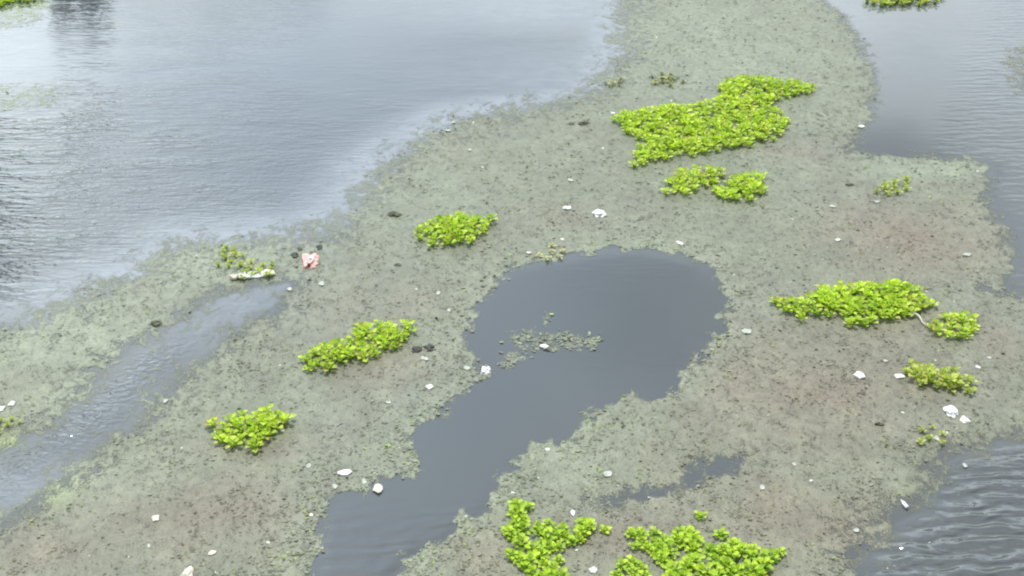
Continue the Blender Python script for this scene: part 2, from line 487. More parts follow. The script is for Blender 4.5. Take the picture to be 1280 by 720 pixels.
def tones(x, y, raw):
    def bl(u, v, ru, rv):
        cx, cy = P(u, v)
        rx = ru * px_m(u, v)
        ry = abs(P(u, v - rv)[1] - cy)
        return np.exp(-(((x - cx) / rx) ** 2 + ((y - cy) / ry) ** 2))
    br = np.zeros_like(x)
    for (u, v, ru, rv, s) in [(1150, 300, 130, 50, .75), (1000, 480, 170, 90, .8), (1090, 420, 150, 50, .55), (240, 650, 170, 60, .8),
                              (60, 690, 90, 40, .9), (480, 462, 55, 24, .75), (600, 690, 50, 40, .85), (1000, 650, 150, 60, .75),
                              (1140, 470, 120, 60, .55), (700, 275, 50, 18, .4), (330, 560, 90, 22, .6), (990, 190, 50, 12, .5),
                              (800, 665, 120, 40, .8), (15, 475, 25, 18, .6), (480, 380, 80, 30, .4), (1240, 430, 60, 50, .6)]:
        br = np.maximum(br, s * bl(u, v, ru, rv))
    br = br * (0.55 + 0.9 * fbm(x * 0.9, y * 0.8, 91, 4))
    br = np.clip(br + 0.5 * (fbm(x * 1.6, y * 1.3, 71, 4) - 0.5), 0, 1)
    pa = np.zeros_like(x)
    for (u, v, ru, rv, s) in [(90, 430, 150, 60, .75), (260, 330, 120, 30, .6), (120, 490, 110, 40, .6), (110, 600, 110, 30, .5),
                              (600, 400, 60, 50, .3), (890, 60, 170, 60, .45), (690, 580, 90, 50, .35), (380, 670, 30, 50, .45),
                              (1160, 212, 90, 12, .7), (500, 250, 140, 40, .25), (20, 125, 90, 30, .7), (10, 10, 80, 50, .8)]:
        pa = np.maximum(pa, s * bl(u, v, ru, rv))
    pe = np.exp(-np.clip(raw['pool'], 0, 9) / 0.35) * 0.45
    pa = np.clip(np.maximum(pa, pe) + 0.3 * (fbm(x * 2.4, y * 2.0, 51, 4) - 0.5), 0, 1)
    gb = np.clip(1.3 * (fbm(x * 0.5, y * 0.42, 7, 3) - 0.5), 0, 0.7)[:, None]
    c = SAGE * (1 - gb) + GREYB * gb
    c = c * (1 - br[:, None]) + BROWN * br[:, None]
    c = c * (1 - pa[:, None]) + PALE * pa[:, None]
    c = c * (0.80 + 0.4 * fbm(x * 3.0, y * 2.2, 41, 4))[:, None]
    # young green growth at the far left
    gr = (bl(10, 120, 70, 22) * 0.5 + bl(5, 5, 70, 26) * 0.8 + bl(12, 556, 22, 12) * 0.55 + bl(70, 615, 30, 20) * 0.25)[:, None]
    gr = np.clip(gr, 0, 1)
    return c * (1 - gr) + np.array([0.42, 0.52, 0.22]) * gr


ys = np.concatenate([np.linspace(2.5, 8.96, 130), np.geomspace(9.0, 44, 730)])
us = np.concatenate([-np.geomspace(1.15, 0.605, 70), np.linspace(-0.60, 0.60, 640), np.geomspace(0.605, 1.15, 70)])
X, Y, F = grid(ys, us)
cov, isl, raw = coverage(X, Y)
tone = tones(X, Y, raw)
cov_main = cov * (0.90 + 0.22 * fbm(X * 1.3, Y * 0.9, 3, 4))
hh = 0.003 + (0.010 * fbm(X * 7, Y * 5, 61, 4) + 0.008 * sstep(fbm(X * 14, Y * 9, 63, 2), .6, .9)) * np.clip(cov_main, 0, 1) ** 3


def scum_sheet(name, c, label, cat, thr=0.04):
    keep = (c[F] > thr).any(1)
    f = F[keep]
    used = np.unique(f)
    remap = np.full(len(X), -1)
    remap[used] = np.arange(len(used))
    me = mesh_np(name, np.stack([X[used], Y[used], hh[used]], 1), remap[f], M_SCUM)
    fattr(me, 'cover', c[used])
    cattr(me, 'tone', tone[used])
    tag(link(bpy.data.objects.new(name, me)), label, cat, kind='stuff')


scum_sheet('algae_mat', cov_main, 'broad grey-green sheet of floating scum around the dark pool', 'algae')
scum_sheet('algae_patch', isl['pool'] * 0.62, 'small ragged scum patch adrift inside the dark pool', 'algae')
scum_sheet('algae_patch', isl['upper'] * 0.46, 'pale green scum thinning out at the upper left corner', 'algae')
scum_sheet('algae_patch', isl['right'] * 0.52, 'pale scum wisps on the upper right water', 'algae')

# small leaves and clots riding on the scum
N = 300000
yy = 9.3 * (40 / 9.3) ** rng.random(N)
uu = rng.uniform(-0.56, 0.56, N)
xx = uu * yy
c_, i_, r_ = coverage(xx, yy)
allc = np.maximum(c_, np.maximum(i_['pool'], np.maximum(i_['upper'] * .5, i_['right'] * .5)))
clump = fbm(xx * 4.2, yy * 3.0, 77, 4, 0.6)
edge = np.exp(-np.clip(r_['pool'], 0, 9) / 0.45)
prob = np.clip((allc - 0.45) * 1.8, 0, 1) * (0.14 + 0.75 * sstep(clump, 0.45, 0.72) + 0.45 * edge)
prob = np.maximum(prob, i_['pool'] * 0.35)
keep = rng.random(N) < prob * 0.5
xx, yy, clump, edge = xx[keep], yy[keep], clump[keep], edge[keep]
n = len(xx)
tn = tones(xx, yy, {'pool': r_['pool'][keep]})
size = (0.008 + 0.018 * rng.random(n) ** 2.5) * (0.75 + yy / 28) * (1 + 0.35 * edge)
ang = rng.uniform(0, 2 * np.pi, n)
asp = rng.uniform(0.45, 1.0, n)
zc = 0.010 + 0.007 * rng.random(n)
tx, ty = rng.normal(0, 0.2, n), rng.normal(0, 0.2, n)
V = np.zeros((n, 5, 3), np.float32)
for k in range(5):
    a = k * 2 * np.pi / 5
    lx, ly = np.cos(a) * size, np.sin(a) * size * asp
    gx, gy = lx * np.cos(ang) - ly * np.sin(ang), lx * np.sin(ang) + ly * np.cos(ang)
    V[:, k, 0], V[:, k, 1] = xx + gx, yy + gy
    V[:, k, 2] = np.maximum(zc + gx * tx + gy * ty, 0.004)
br = (0.72 + 0.65 * rng.random(n) ** 1.5)[:, None]
tn = tn * br
gsel = rng.random(n) < 0.05
tn[gsel] = tn[gsel] * np.array([1.1, 1.35, 0.55])
wsel = rng.random(n) < 0.005
tn[wsel] = np.array([0.62, 0.64, 0.56])
dsel = rng.random(n) < 0.02
tn[dsel] = tn[dsel] * 0.65
tn = np.clip(tn, 0.02, 0.8)
me = mesh_np('duckweed', V.reshape(-1, 3), np.arange(n * 5).reshape(n, 5), M_FLECK, smooth=False)
cattr(me, 'tone', np.repeat(tn, 5, axis=0))
tag(link(bpy.data.objects.new('duckweed', me)), 'tiny floating leaves and clots sprinkled over the grey-green scum', 'duckweed', kind='stuff')

# ------------------------------------------------------------------ floating plants


def leaf_geom(L, Wd, stalk, cup, seed):
    """petiole + cupped spoon blade, growing along +x and rising; returns verts, faces, tint"""
    r = random.Random(seed)
    vs, fs, ti = [], [], []
    el0, el1 = R(r.uniform(48, 66)), R(r.uniform(18, 44))
    # petiole, triangular section with a swollen middle
    pts = []
    x = z = 0.0
    for i in range(4):
        pts.append((x, z, 0.006 + 0.006 * math.sin(math.pi * i / 3)))
        x += math.cos(el0) * stalk / 3
        z += math.sin(el0) * stalk / 3
    for (px_, pz_, rr) in pts[:4]:
        for k in range(3):
            a = k * 2.094
            vs.append((px_ - math.sin(el0) * rr * math.cos(a), rr * math.sin(a), pz_ + math.cos(el0) * rr * math.cos(a)))
            ti.append(0.35)
    for i in range(3):
        for k in range(3):
            a, b = i * 3 + k, i * 3 + (k + 1) % 3
            fs.append((a, b, b + 3, a + 3))
    bx, bz = pts[3][0], pts[3][1]
    base = len(vs)
    prof = [0.28, 0.86, 1.0, 0.86, 0.40]
    for i, pw in enumerate(prof):
        t = i / 4
        el = el0 * (1 - t) * 0.7 + el1 * t
        if i:
            bx += math.cos(el) * L / 4
            bz += math.sin(el) * L / 4
        for s in (-1, -0.5, 0, 0.5, 1):
            hw = Wd / 2 * pw * s
            lift = cup * Wd * (s * s) * pw * 0.5
            vs.append((bx - math.sin(el) * lift - (0.14 * L * s * s if i == 4 else 0), hw, bz + math.cos(el) * lift))
            ti.append(0.42 + 0.34 * t + 0.16 * abs(s) + r.uniform(-.06, .06))  # yellower tip; darker base puts the shade of the gaps into the tint
    for i in range(4):
        for k in range(4):
            a = base + i * 5 + k
            fs.append((a, a + 1, a + 6, a + 5))
    return vs, fs, ti


def rosette_layout(r, n=None):
    out = []
    n = n or r.randint(8, 11)
    for i in range(n):
        ring = i / n                                  # 0 = inner, 1 = outer
        a = i * 2.39996 + r.uniform(-0.35, 0.35)
        out.append((a, ring, r.uniform(0.8, 1.15)))
    return out


def leaf_matrix(a, ring, s):
    tilt = R(-26 + 62 * ring)                        # outer leaves lie down
    return (Matrix.Rotation(a, 4, 'Z') @ Matrix.Translation((0.012, 0, 0)) @ Matrix.Rotation(tilt, 4, 'Y') @
            Matrix.Scale(s * (0.72 + 0.35 * ring), 4))


def mesh_from(vs, fs, ti, name, mat):
    me = mesh_np(name, vs, fs, mat)
    fattr(me, 'tint', ti)
    return me


def sd1(x, y, poly):
    """signed distance of one point"""
    best, ins = 1e9, False
    for i in range(len(poly)):
        ax, ay = poly[i]
        bx, by = poly[(i + 1) % len(poly)]
        ex, ey = bx - ax, by - ay
        t = min(1, max(0, ((x - ax) * ex + (y - ay) * ey) / (ex * ex + ey * ey + 1e-12)))
        best = min(best, (x - ax - ex * t) ** 2 + (y - ay - ey * t) ** 2)
        if (ay <= y < by or by <= y < ay) and x < ax + (y - ay) * ex / ey:
            ins = not ins
    return -math.sqrt(best) if ins else math.sqrt(best)


LEAVES = {}


def leaf_meshes(mat, nv=6):
    if mat.name not in LEAVES:
        LEAVES[mat.name] = []
        for k in range(nv):
            L = 0.082 + 0.007 * (k % 3)
            vs, fs, ti = leaf_geom(L, L * (0.94 + 0.08 * (k % 2)), 0.060 + 0.012 * (k % 4), 0.28 + 0.05 * k, 40 + k)
            dt = (-0.30, 0.0, 0.14, -0.12, 0.22, 0.04)[k]
            LEAVES[mat.name].append(mesh_from(vs, fs, [q + dt for q in ti], 'leaf', mat))
    return LEAVES[mat.name]


def crown_stub(mat):
    """short rhizome with a skirt of roots the leaves grow from"""
    vs, fs, ti = [], [], []
    for i, (z, rr) in enumerate([(-0.035, 0.030), (-0.008, 0.042), (0.012, 0.030), (0.03, 0.012)]):
        for k in range(7):
            a = k * 2 * math.pi / 7 + i * 0.3
            q = rr * (1 + 0.25 * math.sin(k * 2.7 + i))
            vs.append((math.cos(a) * q, math.sin(a) * q, z))
            ti.append(0.2)
    for i in range(3):
        for k in range(7):
            a, b = i * 7 + k, i * 7 + (k + 1) % 7
            fs.append((a, b, b + 7, a + 7))
    fs.append(tuple(range(21, 28)))
    return vs, fs, ti


ROS = {}


def rosette_meshes(mat, nv=12):
    if mat.name not in ROS:
        ROS[mat.name] = []
        for k in range(nv):
            r = random.Random(100 + k)
            vs, fs, ti = crown_stub(mat)
            for (a, ring, s) in rosette_layout(r):
                lv = r.choice(leaf_meshes(mat))
                Mx = leaf_matrix(a, ring, s)
                b = len(vs)
                vs += [tuple(Mx @ v.co) for v in lv.vertices]
                fs += [tuple(i + b for i in p.vertices) for p in lv.polygons]
                dd = r.uniform(-0.24, 0.26) + (0.20 if ring > .6 else 0.08)  # random tone, plus contact shade put into the tint of inner leaves
                ti += [d.value + dd for d in lv.attributes['tint'].data]
            ROS[mat.name].append(mesh_from(vs, fs, ti, 'rosette', mat))
    return ROS[mat.name]


STUB = {}


def plant_clump(label, poly, mat=M_LEAF, leaves=False, spacing=0.145, scale=1.0, cat='water plant', stray=0.12,
                name='water_hyacinth_clump', seed=0, group=None, cap=290, fill=1.0, flat=1.0):
    r = random.Random(900 + seed)
    wp = W(poly, 0.05)
    xs, ys_ = [p[0] for p in wp], [p[1] for p in wp]
    pts = []
    tries = 0
    while tries < 9000 and len(pts) < cap:
        tries += 1
        x, y = r.uniform(min(xs) - .08, max(xs) + .08), r.uniform(min(ys_) - .1, max(ys_) + .1)
        d = sd1(x, y, wp)
        d += 0.10 * (mnoise.noise(Vector((x * 4, y * 4, seed))))
        if d > 0.0 and not (d < 0.10 and r.random() < stray * 0.2):
            continue
        if fill < 1 and mnoise.noise(Vector((x * 2.6, y * 2.2, seed + 5))) > fill - 0.5:
            continue
        if all((x - a) ** 2 + (y - b) ** 2 > spacing ** 2 for a, b, _ in pts):
            pts.append((x, y, d))
    cx, cy = sum(p[0] for p in pts) / len(pts), sum(p[1] for p in pts) / len(pts)
    root = bpy.data.objects.new(name, None)
    root.empty_display_size = 0.2
    root.location = (cx, cy, 0)
    link(root)
    tag(root, label, cat, group)
    for (x, y, d) in pts:
        s = scale * r.uniform(0.82, 1.2) * (0.78 if d > -0.06 else 1.0)
        loc = (x - cx, y - cy, 0.022 + 0.012 * r.random())
        rot = (r.uniform(-.12, .12), r.uniform(-.12, .12), r.uniform(0, 6.28))
        if leaves:
            if mat.name not in STUB:
                cv_, cf_, ct_ = crown_stub(mat)
                for j in range(8):                       # short young and old leaves low in the rosette
                    lv = leaf_meshes(mat)[j % 6]
                    Mx = leaf_matrix(j * 0.785 + 0.4, 0.95, 0.78) @ Matrix.Translation((0.01, 0, -0.01))
                    b = len(cv_)
                    cv_ += [tuple(Mx @ q.co) for q in lv.vertices]
                    cf_ += [tuple(i + b for i in p.vertices) for p in lv.polygons]
                    ct_ += [d_.value - 0.22 for d_ in lv.attributes['tint'].data]  # low leaves darkened: contact shade put into the tint
                STUB[mat.name] = mesh_from(cv_, cf_, ct_, 'rosette', mat)
            o = link(bpy.data.objects.new('rosette', STUB[mat.name]), root)
            for (a, ring, sl_) in rosette_layout(r, r.randint(6, 8)):
                lf = link(bpy.data.objects.new('leaf', r.choice(leaf_meshes(mat))), o)
                lf.matrix_basis = leaf_matrix(a, ring, sl_)
        else:
            o = link(bpy.data.objects.new('rosette', r.choice(rosette_meshes(mat))), root)
        o.location, o.rotation_euler, o.scale = loc, rot, (s, s, s * flat)
    return root


plant_clump('largest bright green raft of floating leaves, upper right, with an arm reaching right',
            [(770, 152), (778, 142), (830, 133), (890, 129), (903, 122), (898, 113), (908, 101), (930, 96), (960, 101), (1000, 102),
             (1022, 111), (1012, 115), (975, 122), (957, 131), (983, 146), (986, 156), (976, 167), (940, 177), (900, 187),
             (850, 194), (815, 203), (792, 206), (798, 190), (806, 176), (784, 165)], spacing=0.138, seed=1, scale=.92, cap=298)
plant_clump('yellow-green leafy clump just below the largest raft, on the left of a touching pair',
            [(835, 226), (850, 217), (885, 211), (906, 214), (896, 223), (876, 231), (850, 238), (838, 236)], seed=2, spacing=.16, fill=.9)
plant_clump('compact leafy clump below the largest raft, right half of a touching pair',
            [(900, 241), (902, 231), (925, 220), (950, 222), (953, 238), (935, 246), (900, 247)], seed=3, spacing=.15)
plant_clump('tiny lone yellow-green tuft between the largest raft and the right edge',
            [(1099, 236), (1108, 229), (1132, 226), (1135, 233), (1112, 240), (1100, 241)], seed=4, spacing=.17, mat=M_OLIVE, scale=.7)
plant_clump('oval bright green clump left of centre, near two white scraps and above the pool',
            [(516, 291), (532, 281), (570, 271), (603, 272), (611, 283), (595, 294), (585, 302), (550, 301), (532, 301)], seed=5)
plant_clump('two-lobed bright green clump on the scum beside two black lumps',
            [(380, 449), (390, 438), (432, 431), (442, 417), (470, 408), (503, 411), (508, 420), (490, 433), (465, 446),
             (430, 446), (405, 457), (384, 459)], seed=6, spacing=.135)
plant_clump('small bright green clump at lower left resting on scraps of white litter',
            [(267, 531), (300, 526), (330, 518), (346, 520), (348, 532), (333, 546), (310, 554), (282, 543)], seed=7, spacing=.135)
plant_clump('long bright green clump right of the dark pool, tapering to the left',
            [(973, 377), (1000, 374), (1060, 361), (1110, 355), (1148, 363), (1163, 380), (1146, 389), (1130, 394), (1100, 396),
             (1072, 402), (1050, 394), (1012, 391), (983, 389)], seed=8, spacing=.135)
plant_clump('looser round green clump trailing off the right end of the long clump',
            [(1161, 404), (1178, 396), (1203, 393), (1219, 402), (1217, 415), (1204, 424), (1178, 418), (1164, 413)],
            seed=9, spacing=.135, scale=.82, stray=0)
plant_clump('narrow olive-green strip of leaves above the two brightest white bags',
            [(1136, 467), (1160, 464), (1193, 467), (1211, 480), (1203, 486), (1175, 483), (1150, 476)], seed=10, mat=M_OLIVE, spacing=.14, scale=.95)
plant_clump('nearest ragged green clump with a short sprig on top, left of the nearest pair',
            [(638, 640), (645, 632), (660, 632), (664, 645), (660, 655), (700, 655), (722, 652), (748, 654), (762, 660), (745, 670), (715, 683),
             (690, 690), (680, 700), (712, 712), (722, 735), (690, 735), (658, 715), (640, 700), (634, 685), (640, 666)],
            seed=11, leaves=True, spacing=.106, scale=.76, cap=40)
plant_clump('nearest and thickest green clump cut by the bottom edge of the view',
            [(822, 680), (848, 664), (868, 660), (873, 645), (888, 647), (893, 662), (930, 668), (950, 684), (965, 690), (985, 684), (986, 694), (966, 710),
             (985, 740), (832, 740), (820, 710)], seed=12, leaves=True, spacing=.112, scale=.80, cap=40)
plant_clump('little sprig of green leaves just left of the thickest near clump',
            [(798, 671), (806, 665), (822, 666), (826, 674), (814, 681), (800, 680)], seed=13, leaves=True, spacing=.12, scale=.7)
plant_clump('small pale green tuft at the bottom edge between the two near clumps',
            [(778, 716), (790, 709), (802, 712), (804, 740), (776, 740)], seed=14, leaves=True, spacing=.12, scale=.75)
plant_clump('flat strip of green leaves at the top edge, right of centre',
            [(1086, 1), (1095, -6), (1140, -8), (1176, -4), (1168, 3), (1140, 5), (1098, 6)], seed=15, spacing=.2, scale=1.1, fill=.95, mat=M_OLIVE)
plant_clump('bright green bank of leaves in the top left corner',
            [(-50, 6), (0, 6), (18, 3), (34, 1), (52, -4), (40, -30), (-50, -30)], seed=16, spacing=.17, scale=1.1)
plant_clump('thin dark olive weed tuft above the left end of the largest raft',
            [(816, 101), (822, 94), (846, 92), (852, 98), (838, 103), (822, 104)], seed=17, mat=M_MUCKLEAF, spacing=.15, scale=.75, flat=.45, name='weed_tuft')
plant_clump('smallest olive weed speck at the edge of the scum, left of the largest raft',
            [(762, 103), (766, 99), (774, 100), (776, 105), (768, 106)], seed=18, mat=M_MUCKLEAF, spacing=.13, scale=.6, flat=.45, name='weed_tuft')
plant_clump('olive-green weed tuft up and left of the white foam board',
            [(276, 323), (280, 314), (294, 310), (300, 318), (294, 327), (282, 328)], seed=19, mat=M_OLIVE, spacing=.15, scale=.6, name='weed_tuft')
plant_clump('yellow-green leafy tuft lying on the white foam board',
            [(302, 340), (306, 333), (322, 329), (336, 331), (336, 339), (322, 343), (308, 344)], seed=20, mat=M_OLIVE, spacing=.14, scale=.65, name='weed_tuft')
plant_clump('withered straw-yellow plant floating just above the dark pool',
            [(680, 321), (684, 311), (698, 308), (706, 313), (702, 321), (690, 324)], seed=21, mat=M_WITHER, spacing=.17, scale=.6, flat=.6, name='withered_plant')
plant_clump('sparse yellowish plant below and left of the brightest white bag',
            [(1155, 546), (1157, 536), (1166, 531), (1172, 538), (1168, 549), (1160, 551)], seed=22, mat=M_OLIVE, spacing=.15, scale=.45, name='withered_plant')
plant_clump('small yellow-green tuft at the left edge beside the lilac stream',
            [(0, 532), (3, 524), (13, 522), (15, 529), (8, 533)], seed=23, mat=M_OLIVE, spacing=.13, scale=.5, name='weed_tuft')

# ------------------------------------------------------------------ litter


def lump_mesh(name, mat, sx, sy, sz, seed, crumple=0.35, sub=3):
    import bmesh
    bm = bmesh.new()
    bmesh.ops.create_icosphere(bm, subdivisions=sub, radius=1.0)
    for v in bm.verts:
        d = v.co.normalized()
        k = 1 + crumple * (mnoise.noise(d * 1.5 + Vector((seed, 0, 0))) * 1.5) \
            + crumple * 0.55 * (0.5 - abs(mnoise.noise(d * 4.2 + Vector((0, seed, 3))))) * 1.6
        v.co = Vector((d.x * k * sx, d.y * k * sy, max(d.z * k, -0.45) * sz))
    me = bpy.data.meshes.new(name)
    bm.to_mesh(me)
    bm.free()
    me.materials.append(mat)
    for p in me.polygons:
        p.use_smooth = crumple < 0.3
    return me


def shard_mesh(name, mat, sx, sy, th, seed, n=9):
    """broken flat chunk with a bevelled, uneven outline and a bowed face"""
    r = random.Random(seed)
    out = []
    for k in range(n):
        a = 2 * math.pi * (k + r.uniform(-.3, .3)) / n
        q = r.uniform(0.72, 1.1)
        out.append((math.cos(a) * sx * q, math.sin(a) * sy * q))
    vs, fs = [], []
    for (f, z) in ((0.92, 0.0), (1.0, th * 0.3), (1.0, th * 0.75), (0.9, th)):
        for i, (x, y) in enumerate(out):
            vs.append((x * f, y * f, z + (0.35 * th * math.sin(i * 1.7 + seed) if z else 0)))
    for j in range(3):
        for i in range(n):
            a, b = j * n + i, j * n + (i + 1) % n
            fs.append((a, b, b + n, a + n))
    c = len(vs)
    vs.append((0, 0, th * 1.1))
    for i in range(n):
        fs.append((3 * n + i, 3 * n + (i + 1) % n, c))
    fs.append(tuple(reversed(range(n))))
    return mesh_np(name, vs, fs, mat, smooth=False)


def put(o, u, v, rz=None, z=0.010, r=random):
    x, y = P(u, v)
    o.location = (x, y, z)
    o.rotation_euler = (0, 0, r.uniform(0, 3.1) if rz is None else rz)
    return o


def litter(kind, u, v, wpx, label, mat, seed, hpx=None, rz=0.0, z=0.010, group=None):
    wpx *= 0.88
    m = px_m(u, v) * wpx / 2
    dep = (hpx if hpx else wpx * 0.5) * 0.5 * px_m(u, v) / math.sin(PITCH)
    if kind == 'bag':
        o = bpy.data.objects.new('plastic_bag', lump_mesh('plastic_bag', mat, m, dep * 0.8, m * 0.62, seed, 0.42))
        cat = 'plastic bag'
    elif kind == 'foam':
        o = bpy.data.objects.new('foam_piece', shard_mesh('foam_piece', mat, m, dep * 0.8, m * 0.28, seed, 11))
        cat = 'litter'
    elif kind == 'scrap':
        o = bpy.data.objects.new('litter_scrap', shard_mesh('litter_scrap', mat, m, dep * 0.8, m * 0.22, seed, 7))
        cat = 'litter'
    elif kind == 'lump':
        o = bpy.data.objects.new('debris_lump', lump_mesh('debris_lump', mat, m, dep * 0.7, m * 0.42, seed, 0.55, 3))
        cat = 'debris'
    put(o, u, v, rz, z)
    link(o)
    return tag(o, label, cat, group)


LIT = [
    ('bag', 1188, 516, 17, 'brightest and largest white crumpled bag, below the olive leaf strip', M_BAG, 1, 11, 0.1),
    ('bag', 1206, 526, 10, 'smaller flat white bag touching the brightest bag on its right', M_BAG, 2, 7, 0.0),
    ('bag', 607, 465, 14, 'white crumpled bag on the left rim of the dark pool', M_BAG, 3, 9, -0.3),
    ('scrap', 584, 461, 11, 'pale green-white scrap just left of the white bag on the pool rim', M_PALE, 4, 7, 0.6),
    ('foam', 1074, 471, 18, 'white foam chunk below the long green clump', M_WHITE, 5, 10, 0.5),
    ('foam', 1124, 472, 16, 'flat white foam chunk at the left tip of the olive leaf strip', M_WHITE, 6, 7, 0.0),
    ('foam', 473, 612, 17, 'cream foam block on the lower left shore of the dark pool', M_CREAM, 7, 12, 0.15),
    ('scrap', 430, 592, 22, 'long white scrap left of the cream foam block', M_BAG, 8, 8, 0.12),
    ('scrap', 455, 603, 8, 'small whitish speck just left of the cream foam block', M_PALE, 9, 7, 0.4),
    ('scrap', 419, 609, 9, 'dull pale speck below the long white scrap', M_PALE, 10, 7, 0.4),
    ('foam', 537, 485, 13, 'small white oval piece on the scum left of the pool neck', M_WHITE, 11, 7, 0.0),
    ('scrap', 531, 449, 9, 'slanted pale scrap just under the two black lumps', M_PALE, 12, 9, 0.9),
    ('foam', 708, 261, 14, 'left of two white pieces below the largest leaf raft', M_WHITE, 13, 7, 0.0),
    ('bag', 749, 268, 15, 'right of two white pieces below the largest leaf raft', M_BAG, 14, 11, 0.3),
    ('foam', 850, 305, 9, 'tiny white piece above the top rim of the dark pool', M_WHITE, 15, 8, 0.4),
    ('scrap', 661, 317, 9, 'tiny cream sliver left of the withered yellow plant', M_CREAM, 16, 4, 0.0),
    ('foam', 1047, 301, 11, 'small white sliver above the long green clump', M_WHITE, 17, 4, 0.0),
    ('scrap', 1040, 259, 11, 'faint pale sliver far above the long green clump', M_PALE, 18, 5, 0.0),
    ('scrap', 1208, 320, 16, 'pale grey strip near the right edge above the round trailing clump', M_PALE, 19, 5, 0.1),
    ('foam', 933, 416, 15, 'dull white piece on the right rim of the dark pool', M_PALE, 20, 8, 0.0),
    ('foam', 1222, 460, 8, 'small white dot up and right of the olive leaf strip, the brighter of two', M_WHITE, 21, 5, 0.0),
    ('scrap', 1236, 448, 9, 'fainter small white dot up and right of the olive leaf strip', M_PALE, 22, 4, 0.0),
    ('scrap', 1107, 452, 9, 'faint pale dot between the long clump and the white foam chunk', M_PALE, 23, 4, 0.0),
    ('scrap', 1171, 549, 7, 'tiny pale dot touching the sparse yellowish plant', M_PALE, 24, 6, 0.0),
    ('scrap', 680, 434, 14, 'bright white sliver on the scum patch inside the dark pool', M_BAG, 25, 5, 0.0),
    ('foam', 195, 649, 11, 'white piece alone on the brown scum at lower left', M_CREAM, 26, 9, 0.2),
    ('scrap', 186, 683, 6, 'tiny pale speck under the lone white piece at lower left', M_PALE, 27, 5, 0.2),
    ('scrap', 266, 692, 15, 'slanted pinkish-white scrap near the bottom left', M_CREAM, 28, 6, 0.55),
    ('bag', 235, 718, 15, 'round white bag cut by the bottom edge at left', M_CREAM, 29, 12, 0.0),
    ('scrap', 207, 502, 8, 'small pale scrap on the right bank of the lilac stream', M_PALE, 30, 6, 0.0),
    ('foam', 15, 506, 11, 'white piece near the left edge, right one of two', M_WHITE, 31, 8, 0.0),
    ('foam', 2, 512, 10, 'white piece on the left edge, left one of two', M_WHITE, 32, 8, 0.0),
    ('scrap', 386, 583, 8, 'small white dot right of the small lower left clump', M_PALE, 33, 6, 0.0),
    ('scrap', 353, 539, 8, 'pale dot at the right end of the small lower left clump', M_PALE, 34, 6, 0.0),
    ('foam', 282, 550, 16, 'white scrap tucked under the left end of the small lower left clump', M_CREAM, 35, 7, 0.0),
    ('foam', 332, 546, 13, 'slanted cream scrap under the right end of the small lower left clump', M_CREAM, 36, 8, 0.5),
    ('scrap', 402, 356, 11, 'small white scrap below the pink plastic', M_PALE, 37, 7, 0.3),
    ('scrap', 362, 362, 9, 'faint whitish scrap at the tip of the lilac stream', M_PALE, 38, 6, 0.0),
    ('scrap', 548, 367, 7, 'tiny white dot alone between the oval clump and the pool', M_PALE, 39, 7, 0.0),
    ('scrap', 766, 142, 8, 'white dot at the upper left tip of the largest raft', M_WHITE, 40, 4, 0.0),
    ('scrap', 1077, 159, 11, 'white sliver on the shore of the upper right water', M_WHITE, 41, 5, 0.0),
    ('scrap', 567, 154, 8, 'upper of three pale dots at the far edge of the scum', M_PALE, 42, 4, 0.0),
    ('scrap', 560, 164, 9, 'middle of three pale dots at the far edge of the scum', M_PALE, 43, 4, 0.0),
    ('scrap', 587, 188, 7, 'lowest of three pale dots at the far edge of the scum', M_PALE, 44, 5, 0.0),
    ('foam', 713, 226, 8, 'small whitish dot above the pair of white pieces', M_PALE, 45, 6, 0.0),
    ('foam', 716, 642, 7, 'small bluish-white dot above the nearest ragged clump', M_BAG, 46, 7, 0.0),
    ('foam', 742, 714, 13, 'white piece at the bottom edge right of the nearest ragged clump', M_WHITE, 47, 8, 0.0),
    ('scrap', 953, 610, 9, 'pale dot on the scum right of the small dark inlet', M_PALE, 48, 7, 0.0),
    ('scrap', 993, 581, 6, 'faintest pale dot right of the small dark inlet', M_PALE, 49, 5, 0.0),
    ('scrap', 1206, 583, 8, 'pale fleck on the thin scum bordering the rippled water', M_PALE, 50, 6, 0.0),
    ('scrap', 1070, 664, 10, 'pale scrap on the shore of the rippled water at lower right', M_PALE, 51, 5, 0.0),
    ('scrap', 760, 594, 18, 'whitish curl of scum skin between the pool and the small inlet', M_PALE, 52, 9, 0.0),
    ('lump', 521, 438, 12, 'left of two small black lumps beside the two-lobed clump', M_BLACK, 61, 9, 0.3),
    ('lump', 536, 436, 12, 'right of two small black lumps beside the two-lobed clump', M_BLACK, 62, 8, -0.2),
    ('lump', 368, 320, 9, 'blackest small lump left of the pink plastic', M_BLACK, 63, 8, 0.2),
    ('lump', 400, 310, 7, 'small black lump up and right of the pink plastic', M_BLACK, 64, 7, 0.2),
    ('lump', 375, 312, 6, 'faint dark lump directly above the pink plastic', M_MUCK, 65, 5, 0.2),
    ('lump', 493, 269, 15, 'dark grey-green lump up and left of the oval clump', M_MUCK, 66, 8, 0.0),
    ('lump', 195, 405, 14, 'dull dark lump on the scum above the lilac stream', M_MUCK, 67, 6, 0.0),
    ('lump', 714, 155, 6, 'left and smaller of two dark lumps left of the largest raft', M_MUCK, 68, 5, 0.0),
    ('lump', 730, 155, 13, 'right and larger of two dark lumps left of the largest raft', M_MUCK, 69, 6, 0.2),
    ('lump', 1099, 531, 12, 'thin dark olive lump left of the sparse yellowish plant', M_MUCK, 70, 4, 0.0),
    ('lump', 1062, 232, 10, 'dull dark fleck left of the tiny lone tuft', M_MUCK, 71, 4, 0.0),
    ('lump', 497, 332, 8, 'faint dark fleck on open scum below the oval clump', M_MUCK, 72, 4, 0.0),
    ('scrap', 1096, 253, 10, 'faint pale fleck under the tiny lone tuft', M_PALE, 53, 4, 0.0),
]
